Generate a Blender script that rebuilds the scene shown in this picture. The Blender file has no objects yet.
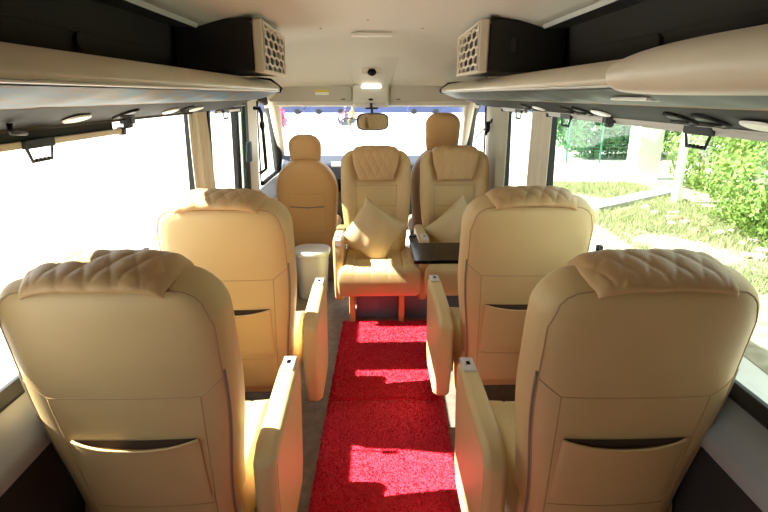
import bpy, bmesh, math, random
from mathutils import Vector, Matrix
random.seed(7)
R = math.radians
S = bpy.context.scene
COL = S.collection

# ---------------------------------------------------------------- camera
cam_d = bpy.data.cameras.new('camera'); cam = bpy.data.objects.new('camera', cam_d); COL.objects.link(cam)
cam.location = (0, 0, 1.60); cam.rotation_euler = (R(72.54), 0, R(-1.28))
cam_d.lens = 24.0; cam_d.sensor_width = 36.0; cam_d.clip_start = 0.02; cam_d.clip_end = 500
S.camera = cam
# ---------------------------------------------------------------- world, sun, exposure
w = bpy.data.worlds.new('sky'); S.world = w; w.use_nodes = True
bg = w.node_tree.nodes['Background']; bg.inputs[0].default_value = (0.93, 0.965, 1.0, 1); bg.inputs[1].default_value = 1.4
sun_d = bpy.data.lights.new('sun', 'SUN'); sun_d.energy = 16; sun_d.angle = R(0.6); sun_d.color = (1.0, 0.95, 0.86)
sun = bpy.data.objects.new('sun', sun_d); COL.objects.link(sun)
SUN_E = 44.3
dv = Vector((math.cos(R(SUN_E)), 0.0, -math.sin(R(SUN_E))))
sun.rotation_euler = dv.to_track_quat('-Z', 'Y').to_euler(); sun.location = (-6, 2, 7)
S.view_settings.view_transform = 'Standard'; S.view_settings.look = 'None'
S.view_settings.gamma = 1.0; S.view_settings.use_curve_mapping = False
S.view_settings.exposure = 1.08
try:
    S.cycles.use_denoising = True
    S.cycles.max_bounces = 10; S.cycles.diffuse_bounces = 6; S.cycles.transparent_max_bounces = 12
    S.cycles.sample_clamp_indirect = 6.0
except Exception: pass

# ---------------------------------------------------------------- materials
def lin(c):
    return tuple(((v/255.0)/12.92 if v/255.0 <= 0.04045 else ((v/255.0+0.055)/1.055)**2.4) for v in c)
def mat(name, rgb, rough=0.5, metal=0.0, rgb2=None, scale=40, bump=0.0, bscale=200, spec=0.5, emis=None, estr=0, sheen=0, coat=0, detail=3, trans=0):
    m = bpy.data.materials.new(name); m.use_nodes = True
    nt = m.node_tree; b = nt.nodes['Principled BSDF']
    b.inputs['Base Color'].default_value = (*lin(rgb), 1); b.inputs['Roughness'].default_value = rough
    b.inputs['Metallic'].default_value = metal; b.inputs['Specular IOR Level'].default_value = spec
    if sheen: b.inputs['Sheen Weight'].default_value = sheen
    if coat: b.inputs['Coat Weight'].default_value = coat; b.inputs['Coat Roughness'].default_value = .08
    if emis: b.inputs['Emission Color'].default_value = (*lin(emis), 1); b.inputs['Emission Strength'].default_value = estr
    tc = nt.nodes.new('ShaderNodeTexCoord')
    if rgb2:
        n = nt.nodes.new('ShaderNodeTexNoise'); n.inputs['Scale'].default_value = scale; n.inputs['Detail'].default_value = detail
        r = nt.nodes.new('ShaderNodeValToRGB'); r.color_ramp.elements[0].position = .35; r.color_ramp.elements[1].position = .65
        r.color_ramp.elements[0].color = (*lin(rgb), 1); r.color_ramp.elements[1].color = (*lin(rgb2), 1)
        nt.links.new(tc.outputs['Object'], n.inputs['Vector']); nt.links.new(n.outputs['Fac'], r.inputs['Fac'])
        nt.links.new(r.outputs['Color'], b.inputs['Base Color'])
    if bump:
        n2 = nt.nodes.new('ShaderNodeTexNoise'); n2.inputs['Scale'].default_value = bscale; n2.inputs['Detail'].default_value = 4
        bp = nt.nodes.new('ShaderNodeBump'); bp.inputs['Strength'].default_value = bump; bp.inputs['Distance'].default_value = .004
        nt.links.new(tc.outputs['Object'], n2.inputs['Vector']); nt.links.new(n2.outputs['Fac'], bp.inputs['Height'])
        nt.links.new(bp.outputs['Normal'], b.inputs['Normal'])
    return m
def glass_mat(name, tint, refl=0.06):
    m = bpy.data.materials.new(name); m.use_nodes = True; nt = m.node_tree; nt.nodes.clear()
    o = nt.nodes.new('ShaderNodeOutputMaterial'); mx = nt.nodes.new('ShaderNodeMixShader')
    t = nt.nodes.new('ShaderNodeBsdfTransparent'); g = nt.nodes.new('ShaderNodeBsdfGlossy')
    t.inputs[0].default_value = (*tint, 1); g.inputs['Roughness'].default_value = 0.02
    mx.inputs[0].default_value = refl
    nt.links.new(t.outputs[0], mx.inputs[1]); nt.links.new(g.outputs[0], mx.inputs[2]); nt.links.new(mx.outputs[0], o.inputs[0])
    return m
def leaf_mat(name, a, b, sc):
    m = mat(name, a, .5, rgb2=b, scale=sc, spec=.4)
    nt = m.node_tree; p = nt.nodes['Principled BSDF']; out = [n for n in nt.nodes if n.type == 'OUTPUT_MATERIAL'][0]
    tr = nt.nodes.new('ShaderNodeBsdfTranslucent'); tr.inputs[0].default_value = (*lin(b), 1)
    mx = nt.nodes.new('ShaderNodeMixShader'); mx.inputs[0].default_value = .35
    nt.links.new(p.outputs[0], mx.inputs[1]); nt.links.new(tr.outputs[0], mx.inputs[2]); nt.links.new(mx.outputs[0], out.inputs[0])
    return m
M = dict(
    leather=mat('beige_leather', (213, 184, 132), .42, rgb2=(207, 178, 126), scale=3, bump=.25, bscale=420, spec=.45),
    pad=mat('tan_quilted_leather', (198, 162, 114), .45, bump=.2, bscale=420, spec=.4),
    tanseat=mat('tan_leather', (206, 162, 108), .45, bump=.2, bscale=420, spec=.4),
    taupe=mat('taupe_leather', (150, 124, 104), .5, bump=.2, bscale=400),
    seam=mat('seam_thread', (184, 152, 112), .7),
    zipper=mat('zipper_grey', (132, 120, 114), .5, metal=.2),
    pocket=mat('pocket_lining', (84, 62, 44), .9),
    chrome=mat('chrome', (216, 218, 220), .38, metal=.6),
    steel=mat('brushed_steel', (150, 155, 162), .35, metal=.9),
    black=mat('black_plastic', (24, 23, 22), .45, bump=.15, bscale=300),
    blackg=mat('black_gloss', (10, 11, 15), .16, spec=.18),
    rubber=mat('black_rubber', (16, 17, 18), .6),
    dark=mat('dark_grey_panel', (27, 25, 22), .7, bump=.2, bscale=90),
    cavity=mat('charcoal_liner', (38, 36, 33), .85, bump=.3, bscale=60),
    head=mat('headliner_beige', (213, 211, 200), .85, bump=.15, bscale=500),
    trim=mat('cream_plastic', (214, 204, 184), .45, bump=.06, bscale=300),
    ledge=mat('grey_ledge_plastic', (158, 162, 162), .45, bump=.06, bscale=300),
    trimg=mat('pale_grey_plastic', (206, 206, 200), .4),
    rackl=mat('rack_vinyl', (200, 190, 168), .4, rgb2=(194, 184, 162), scale=6),
    floor=mat('grey_brown_vinyl', (132, 118, 106), .45, rgb2=(112, 98, 88), scale=18, bump=.1, bscale=120),
    carpet=mat('red_pile_carpet', (204, 22, 46), .95, rgb2=(238, 44, 78), scale=170, bump=1.0, bscale=260, spec=.1, sheen=.2, detail=5),
    curtain=mat('beige_curtain_cloth', (222, 214, 194), .85, bump=.1, bscale=600),
    curtaing=mat('olive_beige_curtain_cloth', (196, 194, 172), .85, bump=.1, bscale=600),
    bin=mat('white_bin_plastic', (216, 216, 214), .35),
    pillow=mat('sand_pillow_cloth', (206, 184, 140), .8, bump=.2, bscale=700),
    bluegrey=mat('blue_grey_panel', (112, 126, 152), .35),
    dash=mat('dashboard_blue_grey', (58, 66, 80), .6, bump=.2, bscale=300),
    lamp=mat('lit_lamp', (255, 252, 244), .4, emis=(255, 250, 238), estr=2.2),
    lens=mat('white_lens', (240, 238, 230), .3),
    visor=mat('visor_vinyl', (190, 186, 174), .7, bump=.1, bscale=300),
    yellow=mat('yellow_label', (226, 205, 40), .6), white=mat('white_paint', (240, 240, 238), .5),
    mirror=mat('mirror_glass', (235, 238, 240), .02, metal=1),
    glass=glass_mat('window_glass', (.95, .97, .96), .05), glassr=glass_mat('tinted_window_glass', (.80, .86, .82), .06),
    glassd=glass_mat('dark_green_glass', (.28, .36, .30), .08), screen=glass_mat('windscreen_glass', (.93, .96, .98), .04),
    ground=mat('pale_concrete', (206, 202, 196), .9, rgb2=(188, 184, 176), scale=1.2, bump=.3, bscale=30),
    soil=mat('dry_soil', (158, 150, 132), .95, rgb2=(122, 114, 98), scale=5, bump=.6, bscale=25),
    concrete=mat('grey_concrete', (178, 178, 176), .85, rgb2=(150, 150, 150), scale=6, bump=.4, bscale=40),
    grass=leaf_mat('grass_green', (132, 140, 98), (172, 176, 132), 4),
    leaf=leaf_mat('hedge_leaf', (96, 132, 62), (150, 174, 92), 9),
    leafd=leaf_mat('dark_tree_leaf', (60, 106, 64), (96, 142, 84), 5),
    bark=mat('bark', (96, 76, 58), .9, bump=.6, bscale=40),
    rock=mat('rubble_stone', (172, 164, 152), .9, rgb2=(128, 120, 112), scale=8, bump=.5, bscale=30),
    brick=mat('red_brick_rubble', (150, 108, 90), .9, bump=.4, bscale=30),
    teal=mat('teal_fence_paint', (70, 140, 120), .5),
    wallw=mat('white_plaster', (232, 232, 228), .8, bump=.1, bscale=30),
    bluewall=mat('blue_painted_wall', (72, 84, 124), .8), carblue=mat('dark_blue_car_paint', (40, 56, 104), .3, coat=.4),
    tyre=mat('tyre', (40, 40, 42), .8), bikeg=mat('bike_grey_paint', (60, 76, 84), .35),
    skin=mat('skin', (176, 124, 96), .6), pink=mat('pink_cloth', (200, 70, 120), .8), purple=mat('purple_cloth', (92, 72, 104), .8),
    ochre=mat('ochre_cloth', (150, 130, 90), .8), jeans=mat('jeans_cloth', (60, 74, 104), .8),
)
# rack fabric: left side has window reflections painted as blue and tan streaks
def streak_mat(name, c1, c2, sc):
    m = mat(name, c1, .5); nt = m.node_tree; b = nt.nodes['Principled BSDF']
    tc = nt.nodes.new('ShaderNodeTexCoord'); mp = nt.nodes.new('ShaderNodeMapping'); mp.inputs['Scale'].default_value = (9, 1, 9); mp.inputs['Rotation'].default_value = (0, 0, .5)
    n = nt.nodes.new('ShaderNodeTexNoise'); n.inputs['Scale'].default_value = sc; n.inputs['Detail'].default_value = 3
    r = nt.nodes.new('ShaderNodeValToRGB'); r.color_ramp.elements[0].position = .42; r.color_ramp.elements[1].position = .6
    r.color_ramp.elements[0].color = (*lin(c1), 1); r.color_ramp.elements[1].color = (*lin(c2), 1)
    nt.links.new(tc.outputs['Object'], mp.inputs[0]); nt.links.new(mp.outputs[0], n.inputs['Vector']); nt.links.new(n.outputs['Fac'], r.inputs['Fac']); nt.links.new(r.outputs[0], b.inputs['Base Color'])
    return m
M['net_l'] = streak_mat('painted_reflection_lining', (84, 72, 58), (32, 92, 120), 5)
M['net_r'] = streak_mat('grey_green_lining', (56, 64, 58), (64, 76, 72), 3)

# ---------------------------------------------------------------- mesh helpers
class MB:
    def __init__(s): s.v = []; s.f = []; s.mi = []; s.cur = 0
    def add(s, vs, fs):
        o = len(s.v); s.v += [tuple(p) for p in vs]; s.f += [tuple(i+o for i in f) for f in fs]; s.mi += [s.cur]*len(fs); return s
    def box(s, x0, x1, y0, y1, z0, z1):
        v = [(x, y, z) for z in (z0, z1) for y in (y0, y1) for x in (x0, x1)]
        return s.add(v, [(0, 2, 3, 1), (4, 5, 7, 6), (0, 1, 5, 4), (2, 6, 7, 3), (0, 4, 6, 2), (1, 3, 7, 5)])
    def prism(s, poly, a0, a1, axis='y'):
        n = len(poly); v = []
        for a in (a0, a1):
            for (p, q) in poly:
                v.append({'y': (p, a, q), 'x': (a, p, q), 'z': (p, q, a)}[axis])
        return s.add(v, [tuple(range(n)), tuple(range(2*n-1, n-1, -1))] + [(i, i+n, (i+1) % n+n, (i+1) % n) for i in range(n)])
    def tube(s, pts, r, n=8, cap=True, closed=False):
        pts = [Vector(p) for p in pts]; m = len(pts); rs = r if isinstance(r, (list, tuple)) else [r]*m
        v = []; up = None
        for i, p in enumerate(pts):
            t = (pts[(i+1) % m]-pts[i-1]) if closed else (pts[min(i+1, m-1)]-pts[max(i-1, 0)])
            t.normalize()
            if up is None:
                up = Vector((0, 0, 1)) if abs(t.z) < .9 else Vector((1, 0, 0))
            a = t.cross(up).normalized(); b = a.cross(t).normalized(); up = b
            for k in range(n):
                c = 2*math.pi*k/n; v.append(p+(a*math.cos(c)+b*math.sin(c))*rs[i])
        f = []
        for i in range(m if closed else m-1):
            for k in range(n):
                j = (i+1) % m; f.append((i*n+k, i*n+(k+1) % n, j*n+(k+1) % n, j*n+k))
        if cap and not closed: f += [tuple(range(n-1, -1, -1)), tuple((m-1)*n+k for k in range(n))]
        return s.add(v, f)
    def cyl(s, a, b, r, n=20): return s.tube([a, b], r, n)
    def ell(s, c, r, nu=20, nv=12, e=1.0):
        v = []; f = []
        for j in range(nv+1):
            th = math.pi*j/nv
            for i in range(nu):
                ph = 2*math.pi*i/nu
                q = lambda t: math.copysign(abs(t)**e, t)
                v.append((c[0]+r[0]*q(math.sin(th))*q(math.cos(ph)), c[1]+r[1]*q(math.sin(th))*q(math.sin(ph)), c[2]+r[2]*q(math.cos(th))))
        for j in range(nv):
            for i in range(nu): f.append((j*nu+i, (j+1)*nu+i, (j+1)*nu+(i+1) % nu, j*nu+(i+1) % nu))
        return s.add(v, f)
    def build(s, name, m, parent=None, smooth=False, bevel=0, seg=2, loc=None, rot=None, merge=True, sub=0):
        me = bpy.data.meshes.new(name); me.from_pydata(s.v, [], s.f)
        ms = m if isinstance(m, (list, tuple)) else [m]
        for q in ms: me.materials.append(q)
        if len(ms) > 1: me.polygons.foreach_set('material_index', s.mi)
        bm = bmesh.new(); bm.from_mesh(me)
        if merge: bmesh.ops.remove_doubles(bm, verts=bm.verts, dist=1e-5); 
        if merge: bmesh.ops.recalc_face_normals(bm, faces=bm.faces)
        bm.to_mesh(me); bm.free()
        o = bpy.data.objects.new(name, me); COL.objects.link(o)
        if smooth or bevel:
            for p in me.polygons: p.use_smooth = True
        if bevel:
            b = o.modifiers.new('bevel', 'BEVEL'); b.width = bevel; b.segments = seg; b.limit_method = 'ANGLE'; b.angle_limit = R(35)
            b.harden_normals = True
        if sub:
            b = o.modifiers.new('sub', 'SUBSURF'); b.levels = sub; b.render_levels = sub
        if parent: o.parent = parent
        if loc: o.location = loc
        if rot: o.rotation_euler = rot
        return o
def tag(o, label=None, cat=None, group=None, kind=None):
    if label: o['label'] = label
    if cat: o['category'] = cat
    if group: o['group'] = group
    if kind: o['kind'] = kind
    return o
def empty(name, loc=(0, 0, 0), rz=0, label=None, cat=None, group=None):
    o = bpy.data.objects.new(name, None); COL.objects.link(o); o.location = loc; o.rotation_euler = (0, 0, rz)
    o.empty_display_size = .1
    return tag(o, label, cat, group)
def copy_tree(o, parent=None):
    c = o.copy(); COL.objects.link(c)
    if parent: c.parent = parent
    for ch in list(o.children):
        if ch.name in COL.objects: copy_tree(ch, c)
    return c
def st(o): o['kind'] = 'structure'; return o
def slab(fn, nu=48, nv=48, name=None, cos_u=True, cos_v=True):
    """closed puffy slab: fn(a,b,side) -> point, a,b in [-1,1]; both sides meet on the rim"""
    mb = MB()
    def sp(i, n, c):
        t = i/n
        return -math.cos(math.pi*t)*(.5)+(2*t-1)*.5 if c else 2*t-1
    for side in (1, -1):
        v = [fn(sp(i, nu, cos_u), sp(j, nv, cos_v), side) for j in range(nv+1) for i in range(nu+1)]
        f = [(j*(nu+1)+i, j*(nu+1)+i+1, (j+1)*(nu+1)+i+1, (j+1)*(nu+1)+i) for j in range(nv) for i in range(nu)]
        if side < 0: f = [q[::-1] for q in f]
        mb.add(v, f)
    return mb
def edge(a, p=8, q=.4): return max(0.0, 1-abs(a)**p)**q
def sstep(a, b, x):
    t = min(1, max(0, (x-a)/(b-a))); return t*t*(3-2*t)

# ================================================================ STRUCTURE (van body)
Y0, YF = -0.75, 4.15      # rear end (closed by an added wall), front of the passenger walls
# floor
MB().box(-1.0, 1.0, Y0, 5.5, -.06, 0).build('floor', M['floor'], bevel=.002); st(bpy.data.objects['floor'])
# walls; profile points (lateral, z)
W1 = (-.70, 2.80); W2 = (3.08, 3.72); W3 = (4.42, 4.98)
def wall(sg, name):
    mb = MB()
    def P(poly, y0, y1): mb.prism([(sg*a, b) for a, b in poly], y0, y1)
    # lower panel black, ledge cream, belt, pillars cream, upper
    mb.cur = 1; P([(.93, -.02), (.93, .70), (1.02, .70), (1.02, -.02)], Y0, 4.1)
    mb.cur = 0; P([(.93, -.02), (.93, .70), (1.02, .70), (1.02, -.02)], 4.1, 5.5)
    mb.cur = 2; P([(.915, .66), (.902, .70), (.908, .722), (.967, .785), (.985, .815), (1.03, .815), (1.03, .66)], Y0, 5.5)
    mb.cur = 0
    lo = [(.976, .805), (.952, 1.57), (.962, 1.57), (.989, .805)]
    L0 = W1[0] if sg < 0 else 1.02  # right window cut short out of view to shade the nearest right seat
    if sg < 0: P(lo, 1.0, 1.14)  # unseen pillar added ahead of the made-up rear left window
    for a, b in ((W1[1], W2[0]), (3.90 if sg < 0 else W2[1], W3[0]), (Y0, L0)): P(lo, a, b)
    mb.cur = 1; P([(.95, 1.56), (.90, 1.93), (.95, 1.96), (1.01, 1.56)], Y0, 3.3)
    mb.cur = 0; P([(.95, 1.56), (.90, 1.93), (.95, 1.96), (1.01, 1.56)], 3.3, 4.5)
    o = mb.build(name, [M['trim'], M['cavity'], M['ledge']], bevel=.006); st(o); return o
wall(-1, 'wall_left'); wall(1, 'wall_right')
# ceiling shell : cross-section curved
def ceil_z(x): return 1.985-.10*(abs(x)/.80)**2.6
def ceiling():
    mb = MB(); nx = 24; ys = [Y0, 1, 2.4, 3.2, 3.23, 3.7, 3.86, 3.95, 4.1, 4.25, 4.4, 4.5, 4.54, 4.57]
    drop = {3.86: .015, 3.95: .075, 4.1: .135, 4.25: .20, 4.4: .265, 4.5: .32, 4.54: .40, 4.57: .47}
    vs = []
    for y in ys:
        for i in range(nx+1):
            x = -1+2*i/nx; X = x*(.92 if y > 3.21 else .785)
            d = drop.get(y, 0); z = ceil_z(X)-d
            if y > 3.86: z = ceil_z(X*(1-.5*min(1, (y-3.86)/.5)))-d
            vs.append((X, y, z))
    n = len(ys); o = nx+1
    f = [(j*o+i, j*o+i+1, (j+1)*o+i+1, (j+1)*o+i) for j in range(n-1) for i in range(nx)]
    mb.add(vs, f); ob = mb.build('ceiling', M['head'], smooth=True)
    so = ob.modifiers.new('s', 'SOLIDIFY'); so.thickness = .04; so.offset = 1 if ob.data.polygons[0].normal.z > 0 else -1
    return st(ob)
ceiling()
# outer roof closing the sides
MB().prism([(-1.0, 1.90), (-.9, 2.03), (0, 2.08), (.9, 2.03), (1.0, 1.90), (.95, 1.90), (.88, 1.99), (0, 2.04), (-.88, 1.99), (-.95, 1.90)], Y0, 4.2).build('trim_1', M['white'], smooth=False); st(bpy.data.objects['trim_1'])
# dark recess lining above racks (between ceiling edge and wall)
for i, sg in enumerate((-1, 1)):
    mb = MB(); mb.prism([(sg*.775, 1.884), (sg*.90, 1.895), (sg*.945, 1.60), (sg*.955, 1.93), (sg*.80, 1.93)], Y0, 3.22)
    for z in (1.71, 1.79): mb.prism([(sg*.925, z-.006), (sg*.912, z), (sg*.925, z+.006)], Y0, 2.5)
    for y in (.9, 1.75): mb.cyl((sg*.93, y, 1.76), (sg*.905, y, 1.76), .028, 20)
    st(mb.build('trim_%d' % (2+i), M['cavity'], bevel=.003))
    # light rail at the ceiling edge
    mb = MB(); mb.prism([(sg*.757, 1.896), (sg*.768, 1.880), (sg*.777, 1.886), (sg*.767, 1.903)], Y0, 2.46)
    st(mb.build('trim_%d' % (4+i), M['trimg'], bevel=.003))
# front header, A pillars, front door frames, cowl
mb = MB(); mb.prism([(4.52, 1.515), (4.50, 1.70), (4.60, 1.72), (4.66, 1.515), (4.60, 1.505)], -.86, .86, 'x')
st(mb.build('trim_6', M['head'], bevel=.008))
for i, sg in enumerate((-1, 1)):
    # upper side rail above the cab doors + A pillar
    mb = MB()
    mb.prism([(sg*.95, 1.56), (sg*.80, 1.84), (sg*.84, 1.90), (sg*1.0, 1.62)], 4.4, 4.62)
    mb.tube([(sg*.86, 4.45, 1.70), (sg*.835, 4.56, 1.55), (sg*.865, 4.86, 1.28), (sg*.91, 5.2, .98), (sg*.94, 5.42, .80)], [.06, .055, .042, .042, .05], 10)
    mb.prism([(sg*.96, 1.52), (sg*.94, 1.60), (sg*.86, 1.74), (sg*.99, 1.66)], 4.40, 4.6)
    st(mb.build('trim_%d' % (7+i), M['trim'], bevel=.004))
    # black door frame along the slanted front of the door glass
    mb = MB(); mb.tube([(sg*.925, 4.44, 1.60), (sg*.905, 4.62, 1.55), (sg*.895, 4.80, 1.42), (sg*.915, 5.00, 1.16), (sg*.935, 5.14, .88)], [.045, .055, .055, .052, .045], 8)
    mb.tube([(sg*.95, 4.43, 1.555), (sg*.962, 4.43, .87)], .008, 8); mb.tube([(sg*.95, 4.42, .87), (sg*.94, 5.16, .88)], .02, 8)
    d = mb.build('door_frame', M['rubber'], bevel=0, smooth=True)
    g = MB(); g.prism([(4.43, .88), (5.15, .88), (5.02, 1.15), (4.80, 1.43), (4.62, 1.54), (4.43, 1.555)], sg*.945, sg*.949, 'x')
    gg = g.build('window_%d' % (5+i), M['glass']); st(gg); d.parent = gg
# windscreen
mb = MB(); mb.add([(-.80, 4.60, 1.52), (.80, 4.60, 1.52), (.93, 5.42, .88), (-.93, 5.42, .88), (-.80, 4.605, 1.525), (.80, 4.605, 1.525), (.93, 5.425, .885), (-.93, 5.425, .885)],
   [(0, 1, 2, 3), (7, 6, 5, 4), (0, 4, 5, 1), (2, 6, 7, 3), (1, 5, 6, 2), (3, 7, 4, 0)])
st(mb.build('window_7', M['screen'], bevel=0))
# side windows: glass + rubber gasket part
def window(n, sg, y0, y1, gm, fr=.035):
    g = MB(); g.prism([(sg*.993, .825), (sg*.968, 1.56), (sg*.972, 1.56), (sg*.997, .825)], y0+.005, y1-.005)
    o = st(g.build('window_%d' % n, gm))
    m = MB()
    def q(z): return sg*(.972-(z-.86)*.022/.7)
    m.prism([(q(.82), .808), (q(.82)-sg*.012, .825), (q(.86), .862), (sg*.992, .858), (sg*1.0, .808)], y0, y1)
    m.prism([(q(1.56), 1.575), (q(1.56)-sg*.008, 1.56), (q(1.54), 1.53), (sg*.97, 1.53), (sg*.98, 1.575)], y0, y1)
    for a, b in ((y0, y0+fr), (y1-fr, y1)):
        m.prism([(q(.82)-sg*.01, .815), (q(1.56)-sg*.01, 1.565), (sg*.975, 1.565), (sg*.997, .815)], a, b)
    m.build('window_gasket', M['rubber'], o, bevel=.004); return o
P10 = (1.02, 1.12)
window(1, -1, P10[1], W1[1], M['glass']); window(10, -1, W1[0], P10[0], M['glass']); window(2, 1, 1.02, W1[1], M['glassr'])  # rearmost left window is unseen, made up to light the nearest left seat
window(3, -1, W2[0], W2[1], M['glass']); window(4, 1, W2[0], W2[1], M['glassr'], .03)
# left sliding door frame with a dark quarter glass, and its latch
mb = MB(); mb.prism([(-.968, .87), (-.945, 1.56), (-.935, 1.56), (-.955, .87)], 3.72, 3.755); mb.prism([(-.968, .87), (-.945, 1.56), (-.925, 1.56), (-.945, .87)], 3.90, 3.99)
mb.prism([(-.947, 1.54), (-.945, 1.60), (-.925, 1.60), (-.927, 1.54)], 3.70, 3.99)
dd = mb.build('door_1', M['rubber'], bevel=.004); st(dd)
MB().prism([(-.966, .87), (-.944, 1.55), (-.940, 1.55), (-.962, .87)], 3.75, 3.90).build('door_glass', glass_mat('green_pane', (.60, .70, .62), .08), dd)
MB().prism([(-.945, 1.12), (-.93, 1.27), (-.905, 1.27), (-.91, 1.12)], 3.87, 3.95).build('door_latch', M['dash'], dd, bevel=.008)
# unseen dark wall behind the camera, invented to keep light off the seat backs
mb = MB(); mb.box(-1.0, 1.0, Y0-.04, Y0, -.06, 2.03); st(mb.build('wall_back_added', M['cavity']))
# dashboard
mb = MB(); mb.prism([(4.98, .30), (4.92, .72), (4.94, .97), (5.02, 1.045), (5.26, 1.0), (5.50, .88), (5.5, .30)], -.87, .87, 'x')
db = mb.build('dashboard', M['dash'], bevel=.02, seg=3); tag(db, 'dark blue-grey dashboard below the windscreen', 'dashboard')
mb = MB(); mb.prism([(4.93, .70), (4.905, .72), (4.945, .90), (4.97, .90)], -.36, -.12, 'x'); mb.build('screen', M['blackg'], db, bevel=.004)
mb = MB(); mb.prism([(4.935, .95), (4.955, .99), (5.1, 1.01), (5.1, .94), (4.95, .90)], -.40, -.16, 'x'); mb.build('paper_tray', M['trimg'], db, bevel=.01)
sw = MB(); sw.tube([(-.52+.19*math.cos(t), 4.72+.09*math.sin(t), .80+.165*math.sin(t)) for t in [2*math.pi*k/32 for k in range(32)]], .014, 8, closed=True)
sw.ell((-.52, 4.73, .79), (.06, .04, .06)); sw.tube([(-.70, 4.72, .80), (-.34, 4.72, .80)], .012); sw.tube([(-.52, 4.73, .79), (-.52, 5.0, .66)], .03)
tag(sw.build('steering_wheel', M['black'], smooth=True), 'black steering wheel in front of the driver seat', 'steering wheel')

# ================================================================ RACKS
def rack(sg):
    YE = 3.22 if sg < 0 else 4.24
    side = 'left' if sg < 0 else 'right'
    root = empty('luggage_rack', (sg*.75, 1.2, 1.6), 0, 'long cream overhead luggage rack along the %s side windows' % side, 'luggage rack', 'overhead luggage racks')
    inv = lambda ob: setattr(ob, 'matrix_parent_inverse', Matrix.Translation((-sg*.75, -1.2, -1.6)))
    def part(mb, name, m, par=root, **k):
        o = mb.build(name, m, par, **k)
        if par is root: inv(o)
        return o
    m = MB(); m.prism([(sg*a, b) for a, b in [(.552, 1.622), (.546, 1.634), (.552, 1.648), (.60, 1.680), (.625, 1.686), (.64, 1.66), (.66, 1.645), (.90, 1.62), (.93, 1.60), (.90, 1.60), (.66, 1.615), (.57, 1.618)]], Y0, YE)
    part(m, 'shelf', M['rackl'], bevel=.004)
    m = MB(); m.prism([(sg*a, b) for a, b in [(.548, 1.618), (.546, 1.6225), (.552, 1.6235), (.60, 1.619), (.60, 1.612)]], Y0, YE-.01); part(m, 'edge_trim', M['chrome'] if 0 else M['trimg'], bevel=.002)
    # fabric lining under the lip, gently rippled
    m = MB(); ny = 150; nx = 8; vs = []
    for j in range(ny+1):
        y = Y0+(YE-.02-Y0)*j/ny
        for i in range(nx+1):
            t = i/nx; x = .56+.18*t; z = 1.614-.040*t-.012*math.sin(math.pi*t)+.0022*math.sin(y*26+t*3)*math.sin(math.pi*t)
            vs.append((sg*x, y, z))
    m.add(vs, [(j*(nx+1)+i, j*(nx+1)+i+1, (j+1)*(nx+1)+i+1, (j+1)*(nx+1)+i) for j in range(ny) for i in range(nx)])
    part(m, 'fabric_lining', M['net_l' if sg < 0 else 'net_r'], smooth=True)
    m = MB(); m.prism([(sg*a, b) for a, b in [(.735, 1.575), (.75, 1.568), (.90, 1.515), (.945, 1.515), (.945, 1.60), (.735, 1.61)]], Y0, YE+.1)
    part(m, 'service_panel', M['dark'], bevel=.006)
    m = MB(); m.tube([(sg*.737, Y0, 1.576), (sg*.737, YE+.05, 1.576)], .005, 6); part(m, 'panel_piping', M['seam'])
    m = MB(); m.prism([(sg*a, b) for a, b in [(.54, 1.612), (.536, 1.64), (.60, 1.694), (.66, 1.70), (.90, 1.70), (.90, 1.60), (.60, 1.605)]], YE, YE+.05); part(m, 'end_cap', M['black'], bevel=.008)
    # downlights and vents on the service panel
    ang = math.atan2(.053, .15)
    def onp(y, x=.825): return (sg*x, y, 1.568-(x-.75)*.353-.003)
    def disc(mb, y, ry, rx, h, x=.825):
        c = Vector(onp(y, x)); ax = Vector((sg*math.cos(ang), 0, -math.sin(ang))); n_ = Vector((-sg*math.sin(ang), 0, -math.cos(ang)))
        vs = []; N = 28
        for q, r_ in ((0, 1), (h, .92)):
            for k in range(N):
                t = 2*math.pi*k/N; e = lambda v: math.copysign(abs(v)**.8, v)
                vs.append(c+ax*rx*r_*e(math.cos(t))+Vector((0, 1, 0))*ry*r_*e(math.sin(t))+n_*q)
        mb.add(vs, [tuple(range(N)), tuple(range(2*N-1, N-1, -1))]+[(k, (k+1) % N, N+(k+1) % N, N+k) for k in range(N)])
    def ring(mb, y, r, rr=.005, x=.825):
        c = Vector(onp(y, x)); ax = Vector((sg*math.cos(ang), 0, -math.sin(ang)))
        mb.tube([c+ax*r*math.cos(t)+Vector((0, 1, 0))*r*math.sin(t) for t in [2*math.pi*k/24 for k in range(24)]], rr, 6, closed=True)
    lights = (1.50, 2.20, 2.52) if sg < 0 else (1.10, 1.90, 2.62)
    vents = (1.80, 2.36) if sg < 0 else (1.27, 1.40, 2.07, 2.20, 2.8)
    for y in lights: m = MB(); disc(m, y, .055, .030, .006); part(m, 'reading_light', M['lens'], smooth=False, bevel=.002)
    for y in vents:
        m = MB(); disc(m, y, .036, .036, .004); v = part(m, 'air_vent', M['black'])
        m = MB(); ring(m, y, .042); m.tube([Vector(onp(y))+Vector((0, -.04, -.006)), Vector(onp(y))+Vector((0, .04, -.006))], .004); o = m.build('vent_ring', M['dark'], v, smooth=True)
    if sg > 0:
        m = MB(); m.prism([(.600, 1.588), (.602, 1.596), (.640, 1.594), (.640, 1.586)], 1.16, 1.34); part(m, 'pale_strip', M['lens'], bevel=.003)  # slim pale strip on the right rack underside
    if sg < 0:
        m = MB(); c = Vector(onp(1.22)); m.tube([c, c+Vector((0, 0, -.02)), c+Vector((0, .05, -.024))], .007); part(m, 'coat_hook', M['black'], smooth=True)
    return root
rack(-1); rr = rack(1)
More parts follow.
